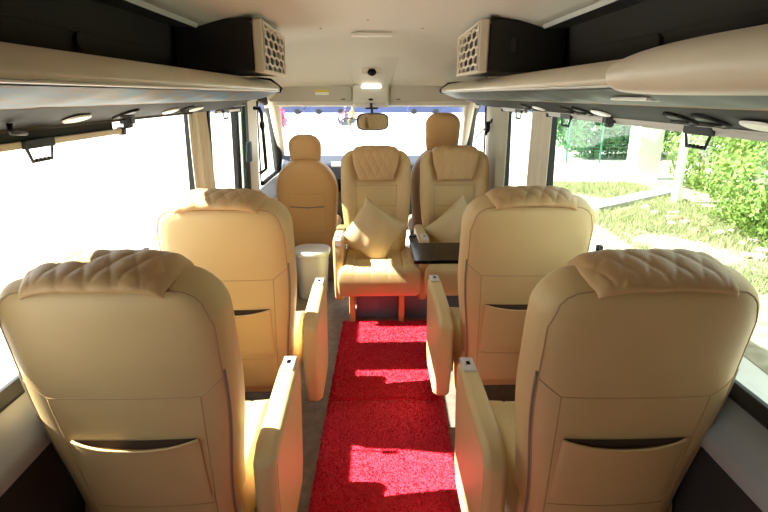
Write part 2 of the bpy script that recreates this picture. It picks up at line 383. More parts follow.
# raised fascia near the camera on the right rack
def fascia():
    mb = MB(); sec = []
    ys = [Y0, 0, .6, .85, .95, 1.05, 1.12, 1.17, 1.20, 1.22]
    for y in ys:
        k = max(0, 1-max(0, (y-.92)/.30)**2)**.5; h = .012+.026*k; b = .022*k
        sec.append([(.556, 1.612-.016*k), (.535-b*.7, 1.622-.016*k), (.525-b, 1.64+h*.25), (.535-b*.8, 1.65+h*.7), (.575-b*.3, 1.662+h), (.63, 1.672+h*.9), (.66, 1.63), (.60, 1.605)])
    n = 8; vs = [(x, y, z) for y, s_ in zip(ys, sec) for x, z in s_]
    f = [(j*n+i, j*n+(i+1) % n, (j+1)*n+(i+1) % n, (j+1)*n+i) for j in range(len(ys)-1) for i in range(n)]
    f += [tuple(range(n)), tuple((len(ys)-1)*n+i for i in range(n-1, -1, -1))]
    mb.add(vs, f); o = mb.build('rack_fascia', M['rackl'], rr, smooth=True, sub=2); o.matrix_parent_inverse = Matrix.Translation((-.75, -1.2, -1.6))
fascia()
# speaker / fan boxes at the front of each rack
def speaker(sg):
    side = 'left' if sg < 0 else 'right'
    root = empty('speaker_box', (sg*.70, 2.85, 1.69), 0, 'black box with cream honeycomb grille on the front end of the %s rack' % side, 'speaker', 'honeycomb grille boxes on the racks')
    off = Vector((-sg*.70, -2.85, -1.69))
    def part(mb, name, m, par=root, **k):
        mb.v = [tuple(Vector(p)+off) for p in mb.v]; o = mb.build(name, m, par, **k); return o
    y0, y1 = 2.50, 3.14
    b = MB(); b.prism([(sg*.535, 1.702), (sg*.535, 1.905), (sg*.56, 1.93), (sg*.72, 1.925), (sg*.89, 1.918), (sg*.89, 1.702)], y0+.01, y1); part(b, 'housing', M['black'], bevel=.012)
    if sg > 0:
        s_ = MB(); s_.box(sg*.635, sg*.66, y0-.001, y0+.012, 1.79, 1.845); part(s_, 'badge', M['dark'], bevel=.003)
    # cream frame of the aisle face: band wraps to the rear
    def plate(pts_outer, pts_inner, x, th):
        m = MB(); n = len(pts_outer)
        v = [(x, a, b) for a, b in pts_outer]+[(x, a, b) for a, b in pts_inner]+[(x+th, a, b) for a, b in pts_outer]+[(x+th, a, b) for a, b in pts_inner]
        f = []
        for i in range(n):
            j = (i+1) % n; f += [(i, j, n+j, n+i), (2*n+i, 3*n+i, 3*n+j, 2*n+j), (i, 2*n+i, 2*n+j, j), (n+i, n+j, 3*n+j, 3*n+i)]
        return m.add(v, f)
    po = [(y0, 1.700), (y0, 1.925), (y1, 1.912), (y1, 1.700)]; pi = [(y0+.05, 1.715), (y0+.06, 1.912), (y1-.02, 1.900), (y1-.02, 1.715)]
    m = plate(po, pi, sg*.490, sg*.045); m.box(min(sg*.49, sg*.53), max(sg*.49, sg*.53), y0-.004, y0+.035, 1.70, 1.925)
    part(m, 'grille_frame', M['trim'], bevel=.010, seg=3)
    bk = MB(); bk.box(min(sg*.528, sg*.535), max(sg*.528, sg*.535), y0+.04, y1-.01, 1.705, 1.92); part(bk, 'speaker_mesh', M['black'])
    # honeycomb bars
    m = MB(); rr_ = .026; dy = rr_*math.sqrt(3)*3.0; dz = rr_*1.5; seen = set()
    jj = 0; z = 1.722
    while z < 1.93:
        y = y0+.05+(dy/2 if jj % 2 else 0)
        while y < y1+.05:
            pts = [(y+dy/2*c, z+rr_*s_) for c, s_ in ((0, 1), (1, .5), (1, -.5), (0, -1), (-1, -.5), (-1, .5))]
            for k in range(6):
                a, b_ = pts[k], pts[(k+1) % 6]
                cl = lambda p: (min(max(p[0], y0+.05), y1-.02), min(max(p[1], 1.715), 1.908))
                if all(y0+.01 < p[0] < y1+.03 and 1.70 < p[1] < 1.92 for p in (a, b_)):
                    a, b_ = cl(a), cl(b_); key = tuple(sorted([(round(a[0], 3), round(a[1], 3)), (round(b_[0], 3), round(b_[1], 3))]))
                    if key in seen or key[0] == key[1]: continue
                    seen.add(key); m.tube([(sg*.500, a[0], a[1]), (sg*.500, b_[0], b_[1])], .0058, 6)
            y += dy
        z += dz; jj += 1
    part(m, 'honeycomb_grille', M['trim'], smooth=False)
    return root
speaker(-1); speaker(1)

# ================================================================ BLINDS, CURTAINS, HANDLES
def blind(sg, y0, y1, lowered, label, handles, zlow=1.480):
    root = empty('roller_blind', (sg*.90, (y0+y1)/2, 1.49), 0, label, 'blind', 'roller blinds above the side windows')
    off = Vector((-sg*.90, -(y0+y1)/2, -1.49))
    def part(mb, name, m, par=root, **k):
        mb.v = [tuple(Vector(p)+off) for p in mb.v]; return mb.build(name, m, par, **k)
    m = MB(); m.cyl((sg*.897, y0, 1.520), (sg*.897, y1, 1.520), .010); part(m, 'roller_tube', M['trimg' if sg > 0 else 'dark'], smooth=True, bevel=.002)
    m = MB(); m.cyl((sg*.872, y0, 1.533), (sg*.872, y1, 1.533), .006, 10); part(m, 'guide_rod', M['black'], smooth=True)
    zb = 1.510
    ye = y0+(y1-y0)*1.0
    if lowered:
        zb = zlow; ye = min(1.92, y1)
        m = MB(); m.box(min(sg*.905, sg*.908), max(sg*.905, sg*.908), y0, ye-.06, zb, 1.525); part(m, 'blind_cloth', M['dark'])
    m = MB(); m.prism([(sg*.900, zb-.013), (sg*.897, zb+.006), (sg*.912, zb+.006), (sg*.914, zb-.013)], y0, ye); part(m, 'bottom_bar', M['trim' if sg < 0 else 'trimg'], bevel=.003)
    m = MB(); m.box(min(sg*.892, sg*.918), max(sg*.892, sg*.918), ye-.012, ye+.012, zb-.018, zb+.010); part(m, 'bar_end', M['black'], bevel=.003)
    for yh in handles:
        m = MB(); z = zb-.002; t = .0045; x = sg*.893
        m.tube([(x, yh-.060, z), (x, yh-.040, z-.046), (x, yh+.044, z-.046), (x, yh+.060, z), (x, yh-.060, z)], t, 6)
        for k in range(4): m.ell((x, yh-.026+.018*k, z-.044), (.006, .007, .006), 8, 6)
        m.box(min(x-.006, x+.006), max(x-.006, x+.006), yh-.063, yh+.063, z-.012, z+.010)
        part(m, 'pull_handle', M['black'], bevel=.001)
    yb = 1.93 if sg < 0 else 1.95
    m = MB(); m.box(min(sg*.862, sg*.905), max(sg*.862, sg*.905), yb-.018, yb+.018, 1.50, 1.545); m.cyl((sg*.883, yb-.02, 1.495), (sg*.883, yb+.02, 1.495), .011, 12)
    if y1 > 2 and y0 < 2: part(m, 'bracket', M['black'], bevel=.003)
    return root
blind(-1, Y0+.06, 1.0, True, 'unseen roller blind added over the made-up rear left window behind the camera', (.2,), 1.29)  # unseen blind, added to keep sun off the nearest left head pad
blind(-1, 1.18, 2.66, True, 'roller blind partly lowered over the big left window with pull handle', (1.42,))
blind(1, Y0+.1, 2.70, False, 'rolled-up grey roller blind above the big right window', (1.42, 2.42))
blind(-1, 3.1, 3.66, False, 'short roller blind above the small left window', (3.26,))
blind(1, 3.1, 3.66, False, 'short roller blind above the small right window', (3.22,))
# second small handle of the left blind guide at x=172
def curtain(sg, y0, y1, z0, z1, label, m, flare=1.0, x=.938):
    k = 1 if sg < 0 else .4
    mb = MB(); ny = 60; nz = 24; vs = []
    for j in range(nz+1):
        t = j/nz; z = z1+(z0-z1)*t
        for i in range(ny+1):
            u = i/ny; yy = y0+(y1-y0)*u+ (flare-1)*(y1-y0)*t*u
            vs.append((sg*(x+k*.010*math.sin(u*15.5+.5*math.sin(3*t))+k*k*.008*math.sin(u*37+2)*(1-.3*t)), yy, z))
    mb.add(vs, [(j*(ny+1)+i, j*(ny+1)+i+1, (j+1)*(ny+1)+i+1, (j+1)*(ny+1)+i) for j in range(nz) for i in range(ny)])
    o = mb.build('curtain', m, smooth=True); s_ = o.modifiers.new('s', 'SOLIDIFY'); s_.thickness = .004
    return tag(o, label, 'curtain', 'beige side curtains')
curtain(-1, 2.745, 3.04, .83, 1.54, 'gathered beige curtain between the two left windows', M['curtain'], 1.15)
curtain(1, 2.745, 3.08, .83, 1.54, 'gathered beige curtain between the two right windows', M['curtain'], 1.0)
curtain(1, 3.63, 4.2, .83, 1.54, 'gathered olive-beige curtain in front of the small right window', M['curtaing'], 1.0)
# grab handle on left B pillar, belt anchor on right
m = MB(); m.tube([(-.93, 4.22, 1.50), (-.885, 4.20, 1.50), (-.875, 4.22, 1.46), (-.875, 4.26, 1.02), (-.93, 4.26, .98)], .015, 10); m.ell((-.875, 4.22, 1.37), (.022, .022, .04))
tag(m.build('grab_handle', M['black'], smooth=True), 'tall black grab handle on the left door pillar', 'handle')
m = MB(); m.ell((.90, 4.10, 1.36), (.02, .03, .045)); m.tube([(.92, 4.1, 1.40), (.90, 4.1, 1.38), (.89, 4.1, 1.30)], .012); m.tube([(.90, 4.10, 1.37), (.87, 4.42, 1.25)], .006)
m.tube([(.925, 4.1, 1.40), (.945, 4.1, 1.42)], .014)
tag(m.build('belt_anchor', M['black'], smooth=True), 'small black seat belt anchor on the right door pillar', 'belt anchor')

# ================================================================ FRONT HEADLINER FITTINGS
def visor(x0, x1, label, yl):
    m = MB(); z0, z1 = 1.545, 1.672
    m.prism([(x0, z0+.01), (x0+.015, z0), (x1-.02, z0), (x1, z0+.015), (x1, z1-.02), (x1-.02, z1), (x0+.015, z1), (x0, z1-.01)], 4.475, 4.497)
    # re-map prism along y: points are (x,z)
    o = m.build('sun_visor', M['visor'], bevel=.006); tag(o, label, 'sun visor', 'sun visors above the windscreen')
    if yl:
        a = MB(); a.box(-.47, -.36, 4.4735, 4.4755, 1.622, 1.640); a.build('warning_label', [M['yellow']], o)
        a = MB(); a.box(-.47, -.36, 4.4735, 4.4755, 1.600, 1.622); a.build('warning_text', [M['white']], o)
    a = MB(); cx = x1-.07 if x0 < 0 else x0+.07; a.box(cx-.018, cx+.018, 4.472, 4.476, 1.562, 1.570); a.build('visor_clip', M['dark'], o)
    return o
visor(-.86, -.17, 'pale visor with yellow warning label above the driver seat', True)
visor(.15, .80, 'plain pale visor above the front passenger seat', False)
m = MB(); m.prism([(4.50, 1.50), (4.44, 1.53), (4.42, 1.68), (4.52, 1.70), (4.58, 1.50)], -.155, .135, 'x')
oc = m.build('overhead_console', M['head'], bevel=.012, seg=3); tag(oc, 'beige overhead console between the two visors', 'console')
m = MB(); m.box(-.085, .075, 4.410, 4.428, 1.655, 1.675); m.build('map_light', M['lamp'], oc, bevel=.004)
m = MB(); m.ell((-.01, 4.437, 1.565), (.022, .006, .010), 14, 8); m.build('console_knob', M['dark'], oc, smooth=True)
m = MB(); m.box(-.075, .07, 4.20, 4.33, 1.752, 1.80); sc = m.build('dome_camera', M['trim'], bevel=.012, seg=3, loc=(0, 0, 0)); tag(sc, 'square ceiling unit with a black round lens above the windscreen', 'camera')
m = MB(); m.ell((-.0, 4.200, 1.768), (.034, .016, .028), 18, 12); m.build('camera_lens', M['blackg'], sc, smooth=True)
m = MB(); m.box(-.13, .13, 3.50, 3.57, 1.955, 1.972); cl = m.build('ceiling_lamp', M['lens'], bevel=.006); tag(cl, 'slim white rectangular lamp on the ceiling', 'lamp')
for i, (x, y, wh) in enumerate(((-.30, 3.3, 'left of the ceiling lamp'), (.30, 3.3, 'right of the ceiling lamp'), (-.02, 3.0, 'nearest the camera'))):
    m = MB(); m.ell((x, y, ceil_z(x)-.002), (.010, .010, .005), 12, 6)
    tag(m.build('ceiling_button', M['trim'], smooth=True), 'tiny beige headliner button, '+wh, 'button', 'headliner fixing buttons')
# raised centre strip on the sloping headliner
m = MB(); v = []
for y, z, hx, q in ((3.90, 1.965, .24, 0), (4.0, 1.905, .225, .004), (4.1, 1.855, .21, .014), (4.25, 1.790, .18, .016), (4.43, 1.695, .15, .016)):
    v += [(-hx, y, z), (-hx+.02, y, z-q), (hx-.02, y, z-q), (hx, y, z)]
m.add(v, [(j*4+i, j*4+i+1, (j+1)*4+i+1, (j+1)*4+i) for j in range(4) for i in range(3)])
st(m.build('trim_9', M['head'], smooth=True))
# mirror
m = MB(); m.prism([(x*.133-.0, z*.070+1.392) for x, z in [(math.copysign(abs(math.cos(t))**.5, math.cos(t)), math.copysign(abs(math.sin(t))**.6, math.sin(t))) for t in [2*math.pi*k/36 for k in range(36)]]], 4.39, 4.42)
mr = m.build('rear_view_mirror', M['black'], bevel=.006); tag(mr, 'wide rear-view mirror on a black stalk under the overhead console', 'mirror')
m = MB(); m.prism([(x*.122, z*.061+1.392) for x, z in [(math.copysign(abs(math.cos(t))**.5, math.cos(t)), math.copysign(abs(math.sin(t))**.6, math.sin(t))) for t in [2*math.pi*k/36 for k in range(36)]]], 4.386, 4.3895); m.build('mirror_glass', M['mirror'], mr)
mr.rotation_euler = (R(2.0), 0, R(7)); mr.location = (.535, .03, -.155)
m = MB(); m.tube([(0, 4.42, 1.42), (0, 4.47, 1.49), (0, 4.50, 1.53)], .011); m.box(-.05, .05, 4.46, 4.52, 1.488, 1.50); m.build('mirror_stalk', M['black'], mr, smooth=True)

# ================================================================ SEATS
TH = R(10)
HZ = .385
def Lm(x, n, s, th=TH, hz=HZ):
    return (x, -s*math.sin(th)+n*math.cos(th), hz+s*math.cos(th)+n*math.sin(th))
S0, S1, RW = -.12, .825, .115
def hw(s):
    W = .236+.044*sstep(.02, .50, s)
    if s > S1-RW: W = W-RW+math.sqrt(max(0, RW*RW-(s-(S1-RW))**2))
    return W
def nrear(a, s):
    return -(.078-.012*a*a)
def nfront(a, s):
    bol = .050*sstep(.50, .86, abs(a))*sstep(.0, .15, s+.1)*(1-.45*sstep(.62, .80, s))
    return .035+bol+.018*math.exp(-((s-.17)/.12)**2)*(1-abs(a)**2)
def back_pt(a, b, side):
    s = S0+(S1-S0)*(b+1)/2
    e = edge(a, 9, .42)*edge(max(b, 0), 26, .42)*edge(min(b, 0), 26, .4)
    mid = .012+.018*abs(a)**4
    n = mid+(nfront(a, s)-mid)*e if side > 0 else mid+(nrear(a, s)-mid)*e
    return Lm(a*hw(s), n, s)
def rear_pt(x, s, off=0.0):
    a = x/hw(s); b = (s-S0)/(S1-S0)*2-1
    e = edge(a, 9, .42)*edge(max(b, 0), 26, .42)*edge(min(b, 0), 26, .4); mid = .012+.018*abs(a)**4
    return Lm(x, mid+(nrear(a, s)-mid)*e-off, s)
def front_pt(x, s, off=0.0):
    a = x/hw(s); b = (s-S0)/(S1-S0)*2-1
    e = edge(a, 9, .42)*edge(max(b, 0), 26, .42); mid = .012+.018*abs(a)**4
    return Lm(x, mid+(nfront(a, s)-mid)*e+off, s)
def line(fn, pts, n=24):
    out = []
    for (x0, s0), (x1, s1) in zip(pts[:-1], pts[1:]):
        for k in range(n): out.append(fn(x0+(x1-x0)*k/n, s0+(s1-s0)*k/n))
    out.append(fn(*pts[-1])); return out
# head pad path (n, s) around the top
def pad_path():
    P = []
    for k in range(4): P.append((-.076, .814+.0015*k))
    for k in range(1, 13):
        t = math.pi-math.pi/2*k/12; P.append((-.045+.031*math.cos(t), .819+.013*math.sin(t)))
    P.append((.0, .835)); P.append((.02, .834))
    for k in range(0, 13):
        t = math.pi/2-math.pi/2*k/12; P.append((.035+.048*math.cos(t), .790+.043*math.sin(t)))
    for k in range(1, 16): P.append((.083-.012*k/15, .790-.20*k/15))
    # resample by arc length
    L = [0]
    for a, b in zip(P[:-1], P[1:]): L.append(L[-1]+math.dist(a, b))
    def at(t):
        d = t*L[-1]
        for i in range(len(P)-1):
            if L[i+1] >= d or i == len(P)-2:
                k = (d-L[i])/max(1e-9, L[i+1]-L[i]); return (P[i][0]+(P[i+1][0]-P[i][0])*k, P[i][1]+(P[i+1][1]-P[i][1])*k)
    return at, L[-1]
PATH, PL = pad_path()
def pad_pt(a, b, side):
    t = (b+1)/2; n, s = PATH(t); n1, s1 = PATH(min(1, t+.02)); n0, s0 = PATH(max(0, t-.02))
    tx, ty = n1-n0, s1-s0; l = math.hypot(tx, ty) or 1; nx, ny = -ty/l, tx/l
    w = .178+.006*math.sin(math.pi*t)-.040*sstep(.45, 1.0, t)**1.3-.016*(1-sstep(0, .20, t))
    x = a*w; e = edge(a, 7, .45)*edge(b, 14, .45)
    d = t*PL; p = .062
    q1 = abs(math.sin(math.pi*(x*1.0+d*.5)/p)); q2 = abs(math.sin(math.pi*(x*1.0-d*.5)/p))
    quilt = (min(q1, 1)*min(q2, 1))**.35
    th = (.020+.006*quilt)*e if side > 0 else -.010*e
    droop = .020*abs(a)**4
    return Lm(x, n+nx*th, s+ny*th-(droop if t < .75 else droop*(1-(t-.75)*4)))
def rounded_prism(mb, poly, x0, x1): mb.prism(poly, x0, x1, 'x')
def make_seat(side):
    root = empty('captain_seat', (0, 0, 0))
    back = slab(back_pt, 56, 72).build('backrest', M['leather'], root, smooth=True)
    # rear seams, zipper, pocket
    m = MB(); r = .0022; X = .185
    arc = [(-.93, .30), (-.93, .55), (-.92, .66)]
    left = [(sx*.905*hw(s), s) for sx in (1,) for s in [.0+.05*k for k in range(15)]]
    pts = [(-.91*hw(s_), s_) for s_ in [-.08+.03*k for k in range(27)]]
    top = [(x, .79) for x in (-.13, 0, .13)]
    pts2 = [p for p in pts if p[1] <= .74]+[(-.236, .765), (-.222, .783), (-.20, .797), (-.165, .804), (0, .806), (.165, .804), (.20, .797), (.222, .783), (.236, .765)]+[(-p[0], p[1]) for p in reversed([p for p in pts if p[1] <= .74])]
    m.tube(line(lambda x, s: rear_pt(x, s, .0005), pts2, 4), r, 6)
    m.tube(line(rear_pt, [(-.26, .545), (-.195, .495), (.195, .495), (.26, .545)], 14), r*.9, 6)
    m.tube(line(rear_pt, [(-.195, .495), (-.172, .0), (-.165, -.08)], 12), r*.8, 6)
    m.tube(line(rear_pt, [(.195, .495), (.172, .0), (.165, -.08)], 12), r*.8, 6)
    m.tube(line(rear_pt, [(-.17, .085), (0, .08), (.17, .085)], 12), r*.8, 6)
    m.build('rear_seams', M['seam'], back, smooth=True)
    for sx in (-1, 1):
      m = MB(); m.tube(line(lambda x, s: rear_pt(x, s, .001), [(sx*.925*hw(s_), s_) for s_ in [-.08+.04*k for k in range(17)]], 3), .0042, 6)
      m.build('zipper', M['zipper'], back, smooth=True)
    # pocket pouch
    def pk(a, b, side):
        t = (b+1)/2; sag = .016*(1-a*a)
        s = .12+(.348-.12)*t-sag*t; x = a*.168
        puff = (.003+.016*max(0, t)**2*(1-abs(a)**2.5))*edge(a, 10, .5) + .002
        return Vector(rear_pt(x, s, puff+(.0035 if side > 0 else 0)))
    slab(pk, 30, 20).build('pocket', M['leather'], back, smooth=True)
    m = MB(); v = []
    for i in range(31):
        a = -1+2*i/30; x = a*.166
        v.append(rear_pt(x, .351, .0022)); v.append(rear_pt(x, .340-.022*(1-a*a), .0024))
    m.add(v, [(2*i, 2*i+1, 2*i+3, 2*i+2) for i in range(30)]); m.build('pocket_opening', M['pocket'], back, smooth=True)
    m = MB(); m.tube([Vector(pk(a/20, 1, 1)) for a in range(-20, 21)], .0042, 6); m.tube(line(lambda x, s: rear_pt(x, s, .010), [(-.14, .30), (0, .285), (.14, .30)], 8), .0014, 5)
    m.build('pocket_piping', M['leather'], back, smooth=True)
    # front seams
    m = MB()
    for sx in (-1, 1): m.tube(line(lambda x, s: front_pt(x, s, 0), [(sx*.150, -.02), (sx*.158, .25), (sx*.165, .56)], 16), .002, 6)
    for s_ in (.40, .555): m.tube(line(lambda x, s: front_pt(x, s, 0), [(-.162, s_), (.162, s_)], 20), .002, 6)
    m.build('front_seams', M['seam'], back, smooth=True)
    slab(pad_pt, 84, 96).build('head_pad', M['pad'], root, smooth=True)
    # cushion
    def cu(a, b, side):
        y = -.045+.5425*(b+1)/2; e = edge(a, 22, .4)*edge(b, 20, .42)
        x = a*(.245+.030*sstep(.86, .94, (b+1)/2))
        top = .455+.014*abs(a)**3-.02*sstep(.7, 1, b)
        for xx in (-.16, -.055, .055, .16): top -= .006*math.exp(-((x-xx)/.006)**2)
        top -= .005*math.exp(-((y-.30)/.006)**2)
        bot = .232; mid = .345
        return (x, y, mid+(top-mid)*e if side > 0 else mid+(bot-mid)*e)
    slab(cu, 84, 48, cos_u=False).build('seat_cushion', M['leather'], root, smooth=True)
    m = MB(); m.box(-.20, .20, .02, .42, .215, .27); m.build('seat_pan', M['tanseat'], root, bevel=.01)
    for sx in (side,):
        prof = [(-.10, .60), (-.04, .635), (.36, .650), (.425, .645), (.440, .610), (.425, .46), (.385, .22), (.34, .15), (.06, .14), (-.05, .20), (-.10, .40)]
        m = MB(); m.prism(prof, sx*.257, sx*.327, 'x')
        arm = m.build('armrest', M['leather'], root, bevel=.022, seg=4)
        m = MB(); m.tube([(sx*.3255, p[0]*.93+.012, (p[1]-.42)*.90+.42) for p in prof], .002, 6, closed=True); m.build('armrest_seam', M['seam'], arm, smooth=True)
        m = MB(); m.prism([(.335, .648), (.335, .657), (.432, .656), (.443, .642), (.445, .60), (.43, .60), (.42, .640)], sx*.268, sx*.316, 'x'); cp = m.build('control_cap', M['chrome'], arm, bevel=.003)
        m = MB(); m.box(min(sx*.285, sx*.299), max(sx*.285, sx*.299), .375, .40, .655, .658); m.build('control_button', M['blackg'], cp, bevel=.001)
    for sx in (-1, 1):
        for y in (.035, .375):
            m = MB(); m.box(sx*.18-.02, sx*.18+.02, y-.035, y+.035, 0.0, .235); m.build('leg', M['tanseat'], root, bevel=.004)
    # belt buckle on the outer side
    m = MB(); m.tube([(.235, -.07, .46), (.268, -.10, .66), (.283, -.125, .80), (.285, -.13, .86)], .009, 8)
    return root
SEATL = 'beige leather captain seat '
protos = {1: make_seat(1), -1: make_seat(-1)}; used = set()
seats = [(-.642, 1.315, 0, SEATL+'seen from behind, in the left row nearest the camera'),
         (.675, 1.29, 0, SEATL+'seen from behind, in the right row nearest the camera'),
         (-.615, 2.185, 0, SEATL+'seen from behind, second on the left, behind the white bin'),
         (.66, 2.22, 0, SEATL+'seen from behind, second on the right beside the black tray'),
         (.025, 3.85, math.pi, SEATL+'facing the camera at the end of the red carpet'),
         (.63, 3.85, math.pi, SEATL+'facing the camera behind the black tray table')]
for i, (x, y, rz, lab) in enumerate(seats):
    k = -1 if i in (1, 3) else 1
    o = copy_tree(protos[k]) if k in used else protos[k]; used.add(k)
    o.location = (x, y, 0); o.rotation_euler = (0, 0, rz); tag(o, lab, 'seat', 'captain seats of the cabin')
    for ch in o.children:
        if ch.name.startswith('armrest') and i in (0, 1): ch.location.x = .035 if i == 0 else -.035
        if ch.name.startswith('armrest') and i >= 4: ch.location.x = -.022
        if ch.name.startswith('seat_cushion') and i == 4: ch.scale.x = 1.07; ch.location.x = -.018
        if ch.name.split('.')[0] in ('backrest', 'head_pad') and i >= 4: ch.scale.x = .955
# black seat belt straps beside the outer edges
for x, y, lab in ((-.915, 2.02, 'black seat belt end hanging beside the second left seat'), (.935, 1.20, 'black seat belt end hanging beside the nearest right seat'), (.935, 2.02, 'black seat belt end hanging beside the second right seat')):
    m = MB(); sg = math.copysign(1, x)
    m.tube([(x, y, .74), (x, y-.01, .88), (x-sg*.004, y-.02, .97)], .005, 8); m.box(x-.012, x+.006, y-.035, y-.005, .95, 1.01)
    tag(m.build('seat_belt', M['rubber'], smooth=False), lab, 'seat belt', 'seat belts of the captain seats')

# cab seats (driver, passenger)
def cab_seat(name, x, y, label, hz_head, wd, matb, mats, hz=.50):
    root = empty(name, (x, y, 0), 0, label, 'seat')
    th = R(12)
    def hwc(s):
        W = wd*(.90+.10*sstep(0, .4, s)) - .16*wd*sstep(.35, .64, s)
        s1 = .64; r = .20
        if s > s1-r: W = W-r+math.sqrt(max(0, r*r-(s-(s1-r))**2))
        return W
    def f(a, b, side):
        s = -.30+.94*(b+1)/2; e = edge(a, 6, .45)*edge(b, 16, .45)
        n = (.06+.03*abs(a)**2)*e if side > 0 else -.07*e+.0*a
        return Lm(a*hwc(s), n, s, th, hz)
    back = slab(f, 40, 48).build('backrest', mats, root, smooth=True)
    def rp(x_, s, off=0):
        a = x_/hwc(s); b = (s+.30)/.94*2-1; e = edge(a, 6, .45)*edge(b, 16, .45); return Lm(x_, -.07*e-off, s, th, hz)
    m = MB()
    m.tube(line(rp, [(-wd*.57, .02), (-wd*.57, .36), (wd*.57, .36), (wd*.57, .02)], 12), .002, 6)
    m.tube(line(rp, [(-wd*.86, .01), (0, -.01), (wd*.86, .01)], 12), .0025, 6)
    m.build('rear_seams', M['seam'], back, smooth=True)
    m = MB(); m.tube(line(lambda a, s: rp(a, s, .003), [(-wd*.55, .245), (0, .235), (wd*.55, .245)], 12), .005, 6); m.build('pocket_lip', M['zipper'], back, smooth=True)
    zc = hz_head-hz; HH = .225 if hz_head < 1.4 else .31
    def hd(a, b, side):
        s = zc-HH+HH*(b+1)/2; q = (b+1)/2
        e = edge(a, 4, .5)*edge(b, 5, .5)
        ww = (.138 if HH < .3 else .146)*(1-.10*abs(b)**3)*(.93+.07*q)
        rr_ = .095
        if s > zc-rr_: ww = ww-rr_+math.sqrt(max(0, rr_**2-(s-(zc-rr_))**2))
        return Lm(a*ww, .02+(.055*e if side > 0 else -.055*e), s, th*.8, hz)
    h = slab(hd, 32, 32).build('headrest', matb, root, smooth=True)
    m = MB()
    for sx in (-1, 1): m.cyl(Lm(sx*.06, .01, .58, th, hz), Lm(sx*.06, .015, zc-.19, th*.9, hz), .006, 10)
    m.build('headrest_post', M['black'], h, smooth=True)
    def cu(a, b, side):
        e = edge(a, 8, .42)*edge(b, 8, .42); return (a*wd*.95, -.02+.52*(b+1)/2, .44+(.08*e if side > 0 else -.09*e))
    slab(cu, 24, 24).build('seat_cushion', mats, root, smooth=True)
    m = MB(); m.box(-wd*.8, wd*.8, 0, .42, 0, .36); m.build('seat_base', M['taupe'], root, bevel=.01)
    return root
cab_seat('driver_seat', -.55, 4.36, 'tan driver seat with round headrest seen from behind, left of the windscreen', 1.305, .262, M['tanseat'], M['tanseat'], .48)
cab_seat('passenger_seat', .57, 4.36, 'front passenger seat with tall tan headrest raised above the captain seat', 1.475, .255, M['tanseat'], M['taupe'], .57)

# ================================================================ LOOSE THINGS
def pillow(loc, rot, label, hs=.19):
    def f(a, b, side):
        k = 1-.10*(1-a*a)*(abs(b)**3)-.0
        x = a*hs*(1-.09*(1-b*b)) ; z = b*hs*(1-.09*(1-a*a))
        t = .062*((1-a*a)*(1-b*b))**.42
        return (x, t*side+.004*math.sin(9*a+4*b)*(1-a*a)*(1-b*b), z)
    o = slab(f, 36, 36).build('throw_pillow', M['pillow'], smooth=True, loc=loc, rot=rot)
    m = MB(); ring = []
    for k in range(40): ring.append(f(-1+2*k/40, -1, 1))
    for k in range(40): ring.append(f(1, -1+2*k/40, 1))
    for k in range(40): ring.append(f(1-2*k/40, 1, 1))
    for k in range(40): ring.append(f(-1, 1-2*k/40, 1))
    m.tube(ring, .003, 6, closed=True); m.build('pillow_piping', M['pillow'], o, smooth=True)
    return tag(o, label, 'pillow', 'throw pillows on the facing seats')
pillow((.005, 3.645, .635), (R(-16), R(35), R(3)), 'sand throw pillow standing on its corner, half in sun, on the left facing seat')
pillow((.645, 3.70, .63), (R(-16), R(50), R(-4)), 'sand throw pillow leaning in shade on the right facing seat')
# tray table
root = empty('tray_table', (.45, 3.0, .67), 0, 'glossy black tray table beside the arm of the right facing seat', 'tray table')
m = MB(); m.box(-.215, .22, -.21, .17, 0, .022); m.build('tray_top', M['blackg'], root, bevel=.006, seg=3)
m = MB(); m.box(-.205, -.145, .15, .42, -.012, .0); m.cyl((-.175, .40, -.012), (-.175, .40, .012), .025); m.build('swing_arm', M['black'], root, bevel=.003)
# bin
root = empty('waste_bin', (-.50, 4.02, 0), 0, 'white plastic waste bin with flat lid behind the driver seat', 'bin')
def rr_loop(h, r, z, n=10):
    out = []
    for cx, cy, a0 in ((h-r, h-r, 0), (-h+r, h-r, 90), (-h+r, -h+r, 180), (h-r, -h+r, 270)):
        for k in range(n+1):
            t = R(a0+90*k/n); out.append((cx+r*math.cos(t), cy+r*math.sin(t), z))
    return out
def loft(loops):
    m = MB(); n = len(loops[0]); v = [p for l in loops for p in l]
    f = [(j*n+i, j*n+(i+1) % n, (j+1)*n+(i+1) % n, (j+1)*n+i) for j in range(len(loops)-1) for i in range(n)]
    f += [tuple(range(n-1, -1, -1)), tuple((len(loops)-1)*n+i for i in range(n))]; return m.add(v, f)
loft([rr_loop(.105, .045, .004), rr_loop(.110, .048, .012), rr_loop(.135, .09, .365)]).build('bin_body', M['bin'], root, bevel=.003)
loft([rr_loop(.142, .10, .360), rr_loop(.147, .10, .370), rr_loop(.147, .10, .392), rr_loop(.140, .098, .404), rr_loop(.11, .07, .410)]).build('bin_lid', M['bin'], root, bevel=.003)
# kick panel under facing seats
m = MB(); m.box(-.125, .90, 3.55, 3.57, 0.0, .262); tag(m.build('kick_panel', M['bluegrey'], bevel=.003), 'blue-grey panel standing under the two facing seats', 'panel')
